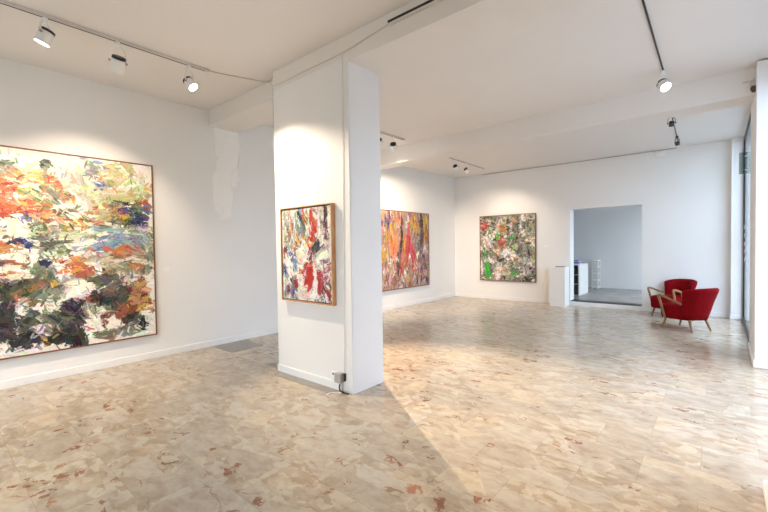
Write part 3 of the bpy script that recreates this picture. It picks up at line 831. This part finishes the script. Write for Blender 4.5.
def spotlight(label, base, aim, lit=True, power=0, cone=70, blend=.6, hd=.055, hl=.14, drop=.15, col=(1, .78, .55), body='white', yoke=True, name='spotlight', soft=.04):
    """base: contact point under the track; aim: point the lamp looks at"""
    b = Vector(base); root = thing(name, label, 'spotlight', b, 0, 'track spotlights')
    piv = Vector((0, 0, -drop)); d = (Vector(aim) - (b + piv)).normalized()
    q = d.to_track_quat('Z', 'Y'); M4 = Matrix.Translation(piv) @ q.to_matrix().to_4x4()
    hx = Vector((d.y, -d.x, 0)); hx = hx.normalized() if hx.length > .05 else Vector((1, 0, 0))
    W = M[body]
    bm = bmesh.new(); lathe(bm, [(.012, 0), (.022, -.004), (.022, -.034), (.014, -.042)], Matrix.Identity(4), 16); obj('track_adapter', bm, W, root, smooth=False)
    bm = bmesh.new(); g = hd + .012
    arm = [(-g, -drop), (-g, -drop + .05), (-g * .9, -drop * .5), (-g * .45, -.045), (0, -.034), (g * .45, -.045), (g * .9, -drop * .5), (g, -drop + .05), (g, -drop)]
    tube(bm, smooth_path([hx * x + Vector((0, 0, z)) for x, z in arm], 3), .009, .0035, 8, up=tuple(Vector((0, 0, 1)).cross(hx))); obj('yoke', bm, W, root, smooth=True)
    for s in (-1, 1):
        bm = bmesh.new(); Mk = Matrix.Translation(piv + hx * (s * (g - .008))) @ (hx * s).to_track_quat('Z', 'Y').to_matrix().to_4x4()
        lathe(bm, [(.011, 0), (.011, .014), (.007, .018)], Mk, 12); obj('knob', bm, M['black'] if body != 'white' else M['grey'], root)
    f = hl * .55; r = hd
    bm = bmesh.new(); lathe(bm, [(r * .86, -hl * .18), (r * .94, -hl * .14), (r, f * .5), (r, f), (r * .9, f), (r * .88, f - .014), (r * .2, f - .016)], M4); obj('lamp_head', bm, W, root, smooth=False)
    bm = bmesh.new()
    prof = []
    for i in range(2):
        z = -hl * .18 - i * hl * .075
        prof += [(r * .98, z), (r * .98, z - hl * .04), (r * .8, z - hl * .04), (r * .8, z - hl * .075)]
    lathe(bm, prof, M4); obj('heat_sink', bm, M['black'], root)
    bm = bmesh.new(); lathe(bm, [(r * .87, f - .0125), (r * .87, f - .009), (r * .5, f - .004), (r * .05, f - .003)], M4); obj('lens', bm, M['lens' if lit else 'lensoff'], root)
    if power:
        L = bpy.data.lights.new('lamp_light', 'SPOT'); L.energy = power; L.color = col; L.spot_size = rad(cone); L.spot_blend = blend; L.shadow_soft_size = soft
        lo = bpy.data.objects.new('lamp_light', L); C.objects.link(lo); lo.parent = root
        lo.location = piv + d * (f + .02); lo.rotation_euler = (-d).to_track_quat('Z', 'Y').to_euler()
    return root
WARM = (1, .80, .60)
zT = HC - .032
spotlight('white spotlight with a lit lens, first from the left above the largest painting', (1.37, .80, zT), (.7, -.1, .8), True, 78, 110, .7, .06, .15, .15, WARM)
spotlight('white spotlight seen from behind, hanging in the middle of the track above the largest painting', (1.37, 1.36, zT), (0, 1.35, 1.35), True, 42, 88, .65, .062, .17, .2, WARM)
spotlight('white spotlight with a lit lens at the pillar end of the left track', (1.37, 2.06, zT), (2.75, YP, 1.5), True, 112, 66, .6, .055, .14, .19, WARM)
spotlight('white spotlight half hidden behind the pillar edge on the second track', (1.24, 5.50, zT), (0, 7.0, 1.3), True, 75, 80, .5, .06, .16, .17, WARM)
spotlight('white spotlight with a black rear near the far end of the track behind the pillar', (1.24, 5.92, zT), (0, 8.0, 1.3), True, 90, 80, .5, .06, .16, .17, WARM)
spotlight('white spotlight on the track hidden behind the pillar, lighting the middle of the floor', (1.24, 4.62, zT), (3.6, 3.7, 0), True, 300, 56, .8, .055, .14, .17, WARM, soft=.02)
zF = HF - .022
spotlight('small pale spotlight with a black cap, nearer of two on the far left corner track', (1.36, 8.05, zF), (1.3, D, 1.5), True, 24, 75, .6, .05, .13, .16, WARM)
spotlight('small pale spotlight, farther of two on the far left corner track', (1.36, 8.55, zF), (1.9, D, 1.5), True, 24, 75, .6, .05, .13, .16, WARM)
spotlight('single white spotlight with a glowing lens at the end of the long black track', (5.452, 5.95, HC - .016), (6.35, 5.0, 1.9), True, 60, 110, .7, .062, .12, .17, WARM)
spotlight('small dark spotlight on the right back track, the one nearer the second beam', (5.417, 7.58, HF - .018), (5.1, 9.0, 1.2), False, 0, hd=.036, hl=.08, drop=.13, body='darkgrey')
spotlight('small dark spotlight on the right back track, the one nearer the back wall', (5.385, 9.15, HF - .018), (5.9, 9.6, 1.6), False, 0, hd=.036, hl=.08, drop=.13, body='darkgrey')

# clip-on lamp on the face of the column at right
root = thing('wall_spotlight', 'small dark bracket lamp high on the column between the shop windows', 'spotlight', (6.27, 6.65, 3.46), 0)
bm = bmesh.new(); box(bm, -.075, .04, -.012, .0, -.008, .008); box(bm, .02, .04, -.03, 0, -.008, .03); obj('wall_bracket', bm, M['cable'], root)
bm = bmesh.new(); tube(bm, smooth_path([(0, -.012, 0), (0, -.04, -.03), (0, -.05, -.08), (.015, -.05, -.1)], 4), .006, n=8); obj('arm', bm, M['cable'], root, smooth=True)
bm = bmesh.new(); Mx = Matrix.Translation((.02, -.06, -.10)) @ Vector((.05, -.25, -1)).to_track_quat('Z', 'Y').to_matrix().to_4x4()
lathe(bm, [(.018, -.02), (.028, 0), (.028, .02), (.016, .055), (.012, .055)], Mx, 18); obj('lamp_head', bm, plain('bronze_lamp', srgb(84, 66, 50), .4), root)
bm = bmesh.new(); box(bm, .03, .042, -.07, -.05, -.09, -.07); obj('switch_lever', bm, M['grey'], root)

# ------------------------------------------------------------------ wires
def wire(name, label, pts, r, mat, cat='cable', k=4, group=None):
    bm = bmesh.new(); tube(bm, smooth_path(pts, k) if k else pts, r, n=8, up=(0, 0, 1)); return tag(obj(name, bm, mat, smooth=True), label, cat, group)
wire('cable', 'thin pale cable running from the left track along the ceiling and beam to the pillar', [(1.37, 2.285, HC - .012), (1.38, 2.4, HC - .006), (1.50, 2.75, HC - .006), (1.58, 2.93, HC - .010), (1.70, 2.938, HC - .02), (1.862, 2.935, HC - .03)], .005, M['cable'])
wire('cable', 'thin pale cable along the top of the pillar face up to the black track', [(1.862, YP + .08, HC - .03), (1.864, YP - .006, HC - .06), (1.89, YP - .006, 3.45), (2.5, YP - .006, 3.455), (3.07, YP - .006, 3.458), (3.4, YP - .006, 3.49), (3.67, YP - .008, 3.515)], .005, M['cable'])
wire('cable', 'thin vertical cable down the pillar from the beam to the grey socket box', [(3.074, YP - .006, 3.45), (3.066, YP - .006, 2.8), (3.055, YP - .006, 2.0), (3.045, YP - .006, 1.0), (3.036, YP - .012, .21)], .0035, M['white'])
wire('cable', 'thin vertical cable down the left edge of the pillar under the beam', [(1.868, YP - .001, 3.44), (1.867, YP - .001, 3.2), (1.867, YP - .001, 2.6)], .004, M['cable'])
wire('cable', 'thin dark wire along the joint of ceiling and back wall', [(.9, D - .005, HF - .012), (3.0, D - .005, HF - .014), (5.3, D - .005, HF - .012)], .007, M['grey'])
# socket, junction box and flex at the foot of the pillar
root = thing('wall_socket', 'white wall socket at the foot of the pillar', 'socket', (2.90, YP, .13))
bm = bmesh.new(); box(bm, -.06, .06, -.018, -.001, -.02, .06); obj('socket_plate', bm, M['white'], root, bevel=.004)
bm = bmesh.new(); lathe(bm, [(.012, 0), (.012, .003)], Matrix.Translation((-.03, -.017, .035)) @ Vector((0, -1, 0)).to_track_quat('Z', 'Y').to_matrix().to_4x4(), 12); obj('socket_hole', bm, M['dark'], root)
root = thing('junction_box', 'grey plastic adapter box plugged in beside the wall socket on the pillar', 'adapter', (2.985, YP - .02, .10))
bm = bmesh.new(); box(bm, -.05, .035, -.045, .019, 0, .10); obj('box_body', bm, M['grey'], root, bevel=.005)
bm = bmesh.new(); box(bm, .054, .062, -.008, .019, .02, .10); obj('side_clip', bm, M['black'], root)
wire('power_cord', 'short black cord hanging from the grey adapter box to the floor', [(2.99, YP - .035, .095), (2.985, YP - .04, .04), (3.01, YP - .04, .015), (3.07, YP - .035, .008), (3.11, YP - .03, .008)], .0075, M['black'], 'cord')
wire('power_cord', 'white cord curving over the floor below the wall socket', [(3.02, YP - .05, .006), (2.98, YP - .07, .006), (2.94, YP - .13, .006), (2.95, YP - .19, .006)], .006, M['white'], 'cord')

bm = bmesh.new(); box(bm, 4.93, 5.10, D - .05, D + .002, 3.34, 3.43)
tag(obj('alarm_box', bm, M['white'], bevel=.01), 'small white box high on the back wall above the doorway', 'alarm box')

# ------------------------------------------------------------------ plinth and things
tag(bxo('plinth', (2.84, 3.195, 9.93, 10.29, 0, .95), M['white'], bevel=.003), 'white box plinth standing against the back wall beside the doorway', 'plinth')
bm = bmesh.new(); box(bm, 2.95, 3.16, 9.99, 10.14, .9505, .962)
tag(obj('booklet', bm, M['black'], bevel=.002), 'thin dark booklet lying on top of the white plinth', 'booklet')

root = thing('shelf_unit', 'white open shelf unit with dark shelves inside the back room', 'shelf', (2.80, 12.05, .098))
x0, x1, ya, yb, hz = -.42, .306, -.47, .48, .845
bm = bmesh.new(); box(bm, x1 - .03, x1, ya, yb, 0, hz); obj('side_panel', bm, M['white'], root)
bm = bmesh.new(); box(bm, x0, x0 + .03, ya, yb, 0, hz); obj('side_panel', bm, M['white'], root)
bm = bmesh.new(); box(bm, x0 + .03, x1 - .03, yb - .02, yb, 0, hz); obj('back_panel', bm, M['dark'], root)
bm = bmesh.new(); box(bm, x0 + .03, x1 - .03, ya, yb - .02, hz - .025, hz); obj('top_panel', bm, M['white'], root)
for z in (.0, .30, .55):
    bm = bmesh.new(); box(bm, x0 + .03, x1 - .03, ya + .01, yb - .02, z, z + .02); obj('shelf', bm, M['grey'], root)
for z, hgt in ((.02, .24), (.32, .2), (.57, .22)):
    for i in range(6):
        xa = x0 + .05 + i * .105
        bm = bmesh.new(); box(bm, xa, xa + .095, ya + .05, yb - .1, z + .0005, z + hgt - .02 * (i % 3)); tag(obj('box_file', bm, M['dark'], bevel=.003), 'dark file in a row on the shelves of the white shelf unit', 'file', 'dark files in the shelf unit').location = root.location
for i, (m, zt) in enumerate((('palebook', .03), ('bluebook', .028), ('palebook', .026), ('bluebook', .022))):
    z = .9435 + sum((.03, .028, .026, .022)[:i]) + i * .0006
    bm = bmesh.new(); box(bm, 2.86 + .01 * i, 3.09 - .012 * i, 11.66, 12.0 - .02 * i, z, z + zt)
    tag(obj('book', bm, M[m], bevel=.002), ('pale lilac book at the bottom of the stack on the shelf unit', 'blue violet book second from the bottom of the stack on the shelf unit',
        'pale lilac book second from the top of the stack on the shelf unit', 'blue violet book on top of the stack on the shelf unit')[i], 'book', 'stacked books on the shelf unit')

root = thing('rack', 'narrow white open rack of four tiers by the far wall of the back room', 'rack', (3.06, 13.72, .098))
for x in (-.075, .075):
    for y in (-.16, .16):
        bm = bmesh.new(); box(bm, x - .017, x + .017, y - .017, y + .017, 0, .88); obj('post', bm, M['white'], root)
for z in (.03, .24, .45, .66, .855):
    bm = bmesh.new(); box(bm, -.085, .085, -.17, .17, z, z + .034); obj('tier', bm, M['white'], root)
bm = bmesh.new(); box(bm, -.010, .010, -.172, -.150, .05, .87); obj('divider', bm, M['white'], root)

# small tinted panel by the window frame
root = thing('tinted_panel', 'small greenish translucent panel projecting from the dark window frame high up', 'panel', (6.31, 9.5, 2.70))
bm = bmesh.new(); box(bm, -.06, .045, -.005, .005, 0, .38); obj('acrylic_sheet', bm, M['gpanel'], root)
bm = bmesh.new()
box(bm, .018, .052, -.012, .012, .06, .08); obj('clamp', bm, M['grey'], root)
bm = bmesh.new(); box(bm, .018, .052, -.012, .012, .30, .32); obj('clamp', bm, M['grey'], root)

# ------------------------------------------------------------------ armchairs
def shell(bm):
    nu, prof = 28, []
    rings = []
    for k in range(nu + 1):
        t = -1 + 2 * k / nu; ph = t * rad(80)
        sc = (1 - abs(t) ** 10 * .45)                       # thin out at the two rolled ends
        zt = .745 - .055 * abs(t) ** 2.2
        ring = []
        for s, zf in ((1, 0), (1, .15), (1, .35), (1, .55), (1, .75), (1, .9), (.8, .985), (.3, 1.01), (-.2, 1.0), (-.75, .96), (-1, .88), (-1, .7), (-1, .5), (-1, .3), (-1, .1), (-1, 0)):
            z = .20 + (zt - .20) * zf
            h = (z - .2) / .55
            Rm = .20 + .088 * h ** .8; th = (.042 + .022 * max(0, h - .55) / .45) * sc
            R = Rm + s * th
            ring.append((R * 1.02 * math.sin(ph), .03 + R * math.cos(ph) + .07 * h, z))
        rings.append(ring)
    loft(bm, rings)

def seat(bm):
    rings = []
    def plan(sx, sy, z, n=36, cy=-.09):
        r = []
        for k in range(n):
            a = 2 * PI * k / n; c, s = math.cos(a), math.sin(a)
            x = abs(c) ** .45 * math.copysign(1, c) * sx; y = abs(s) ** .45 * math.copysign(1, s) * sy
            x *= 1 - .06 * (y / sy)
            r.append((x, cy + y, z))
        return r
    for sx, sy, z in ((.17, .21, .175), (.22, .255, .18), (.23, .265, .21), (.233, .268, .28), (.237, .275, .34), (.233, .272, .385), (.212, .25, .418), (.15, .18, .432), (.05, .06, .437)):
        rings.append(plan(sx, sy, z))
    loft(bm, rings)

def armchair(label, loc, rz):
    t = thing('armchair', label, 'armchair', loc, rz, 'red armchairs by the window')
    bm = bmesh.new(); seat(bm); obj('seat', bm, M['red'], t, smooth=True)
    bm = bmesh.new(); shell(bm); obj('backrest', bm, M['red'], t, smooth=True)
    for s in (-1, 1):
        bm = bmesh.new()
        pts = smooth_path([(s * .262, .10, .455), (s * .274, -.04, .50), (s * .278, -.20, .555), (s * .278, -.285, .57), (s * .276, -.308, .55), (s * .27, -.285, .47), (s * .262, -.255, .36), (s * .25, -.225, .24), (s * .245, -.215, .185)], 5)
        n = len(pts); tube(bm, pts, [.013 + .006 * min(1, i / n * 2) for i in range(n)], [.016 + .008 * math.sin(PI * i / n) for i in range(n)], 12, up=(1, 0, 0))
        obj('armrest', bm, M['beech'], t, smooth=True)
    for sx in (-1, 1):
        for (xa, ya, xb, yb) in ((.18, -.24, .20, -.30), (.175, .17, .205, .235)):
            bm = bmesh.new(); tube(bm, [(sx * xa, ya, .195), (sx * (xa + xb) / 2, (ya + yb) / 2, .1), (sx * xb, yb, .0)], [.024, .019, .012], n=14); obj('leg', bm, M['beech'], t, smooth=True)
    return t
def chair_copy(src, label, loc, rz):
    r = src.copy(); C.objects.link(r); r.location = loc; r.rotation_euler = (0, 0, rz); r['label'] = label
    for ch in list(src.children):
        c = ch.copy(); C.objects.link(c); c.parent = r
    return r
ch1 = armchair('red tub armchair in front, its curved back turned to the viewer', (5.575, 8.585, 0), rad(-125))
chair_copy(ch1, 'red tub armchair behind, facing the viewer with its back to the wall', (5.27, 9.90, 0), rad(-36))

# ------------------------------------------------------------------ light
W = bpy.data.worlds.new('sky'); S.world = W; W.use_nodes = True; nt = W.node_tree; nt.nodes.clear()
wo = nt.nodes.new('ShaderNodeOutputWorld'); bg = nt.nodes.new('ShaderNodeBackground'); nt.links.new(bg.outputs[0], wo.inputs[0])
tc = nt.nodes.new('ShaderNodeTexCoord'); sx = nt.nodes.new('ShaderNodeSeparateXYZ'); nt.links.new(tc.outputs['Generated'], sx.inputs[0])
cr = nt.nodes.new('ShaderNodeValToRGB'); nt.links.new(sx.outputs[2], cr.inputs[0])
cr.color_ramp.elements[0].position = 0; cr.color_ramp.elements[0].color = (.77, .84, 1, 1)
cr.color_ramp.elements[1].position = 1; cr.color_ramp.elements[1].color = (.75, .83, 1, 1)
nt.links.new(cr.outputs[0], bg.inputs[0]); bg.inputs[1].default_value = 3.1
def portal(y0, y1, z0, z1, x=6.42):
    L = bpy.data.lights.new('sky_portal', 'AREA'); L.shape = 'RECTANGLE'; L.size = z1 - z0; L.size_y = y1 - y0; L.cycles.is_portal = True
    o = bpy.data.objects.new('sky_portal', L); C.objects.link(o); o.location = (x, (y0 + y1) / 2, (z0 + z1) / 2); o.rotation_euler = (0, rad(90), 0)
L = bpy.data.lights.new('sky_portal', 'AREA'); L.shape = 'RECTANGLE'; L.size = 2.8; L.size_y = 2.4; L.cycles.is_portal = True
o = bpy.data.objects.new('sky_portal', L); C.objects.link(o); o.location = (2.2, YF - .15, 1.2); o.rotation_euler = (rad(90), 0, 0)  # portal of the added fill window
portal(3.25, 6.4, 0, 3.45, 6.72); portal(7.5, 10.17, 0, 3.46); portal(10.9, 13.7, .5, 2.8, 6.45)

# ------------------------------------------------------------------ camera
r = Vector((.76384596, .64524231, -.01420242)); u = Vector((-.00426482, .02705148, .99962494)); f = Vector((-.64538451, .7634989, -.023415))
cd = bpy.data.cameras.new('camera'); cd.sensor_width = 36; cd.lens = 18.534; cd.clip_start = .05
cam = bpy.data.objects.new('camera', cd); C.objects.link(cam)
cam.matrix_world = Matrix(((r.x, u.x, -f.x, 5.97366), (r.y, u.y, -f.y, 0), (r.z, u.z, -f.z, 1.5), (0, 0, 0, 1)))
S.camera = cam

S.view_settings.view_transform = 'Standard'; S.view_settings.look = 'None'
S.view_settings.exposure = 1.62; S.view_settings.gamma = 1; S.view_settings.use_curve_mapping = False
S.cycles.max_bounces = 10; S.cycles.diffuse_bounces = 7; S.cycles.glossy_bounces = 4; S.cycles.transparent_max_bounces = 12
S.cycles.caustics_reflective = False; S.cycles.caustics_refractive = False; S.cycles.sample_clamp_indirect = 6
S.cycles.use_denoising = True
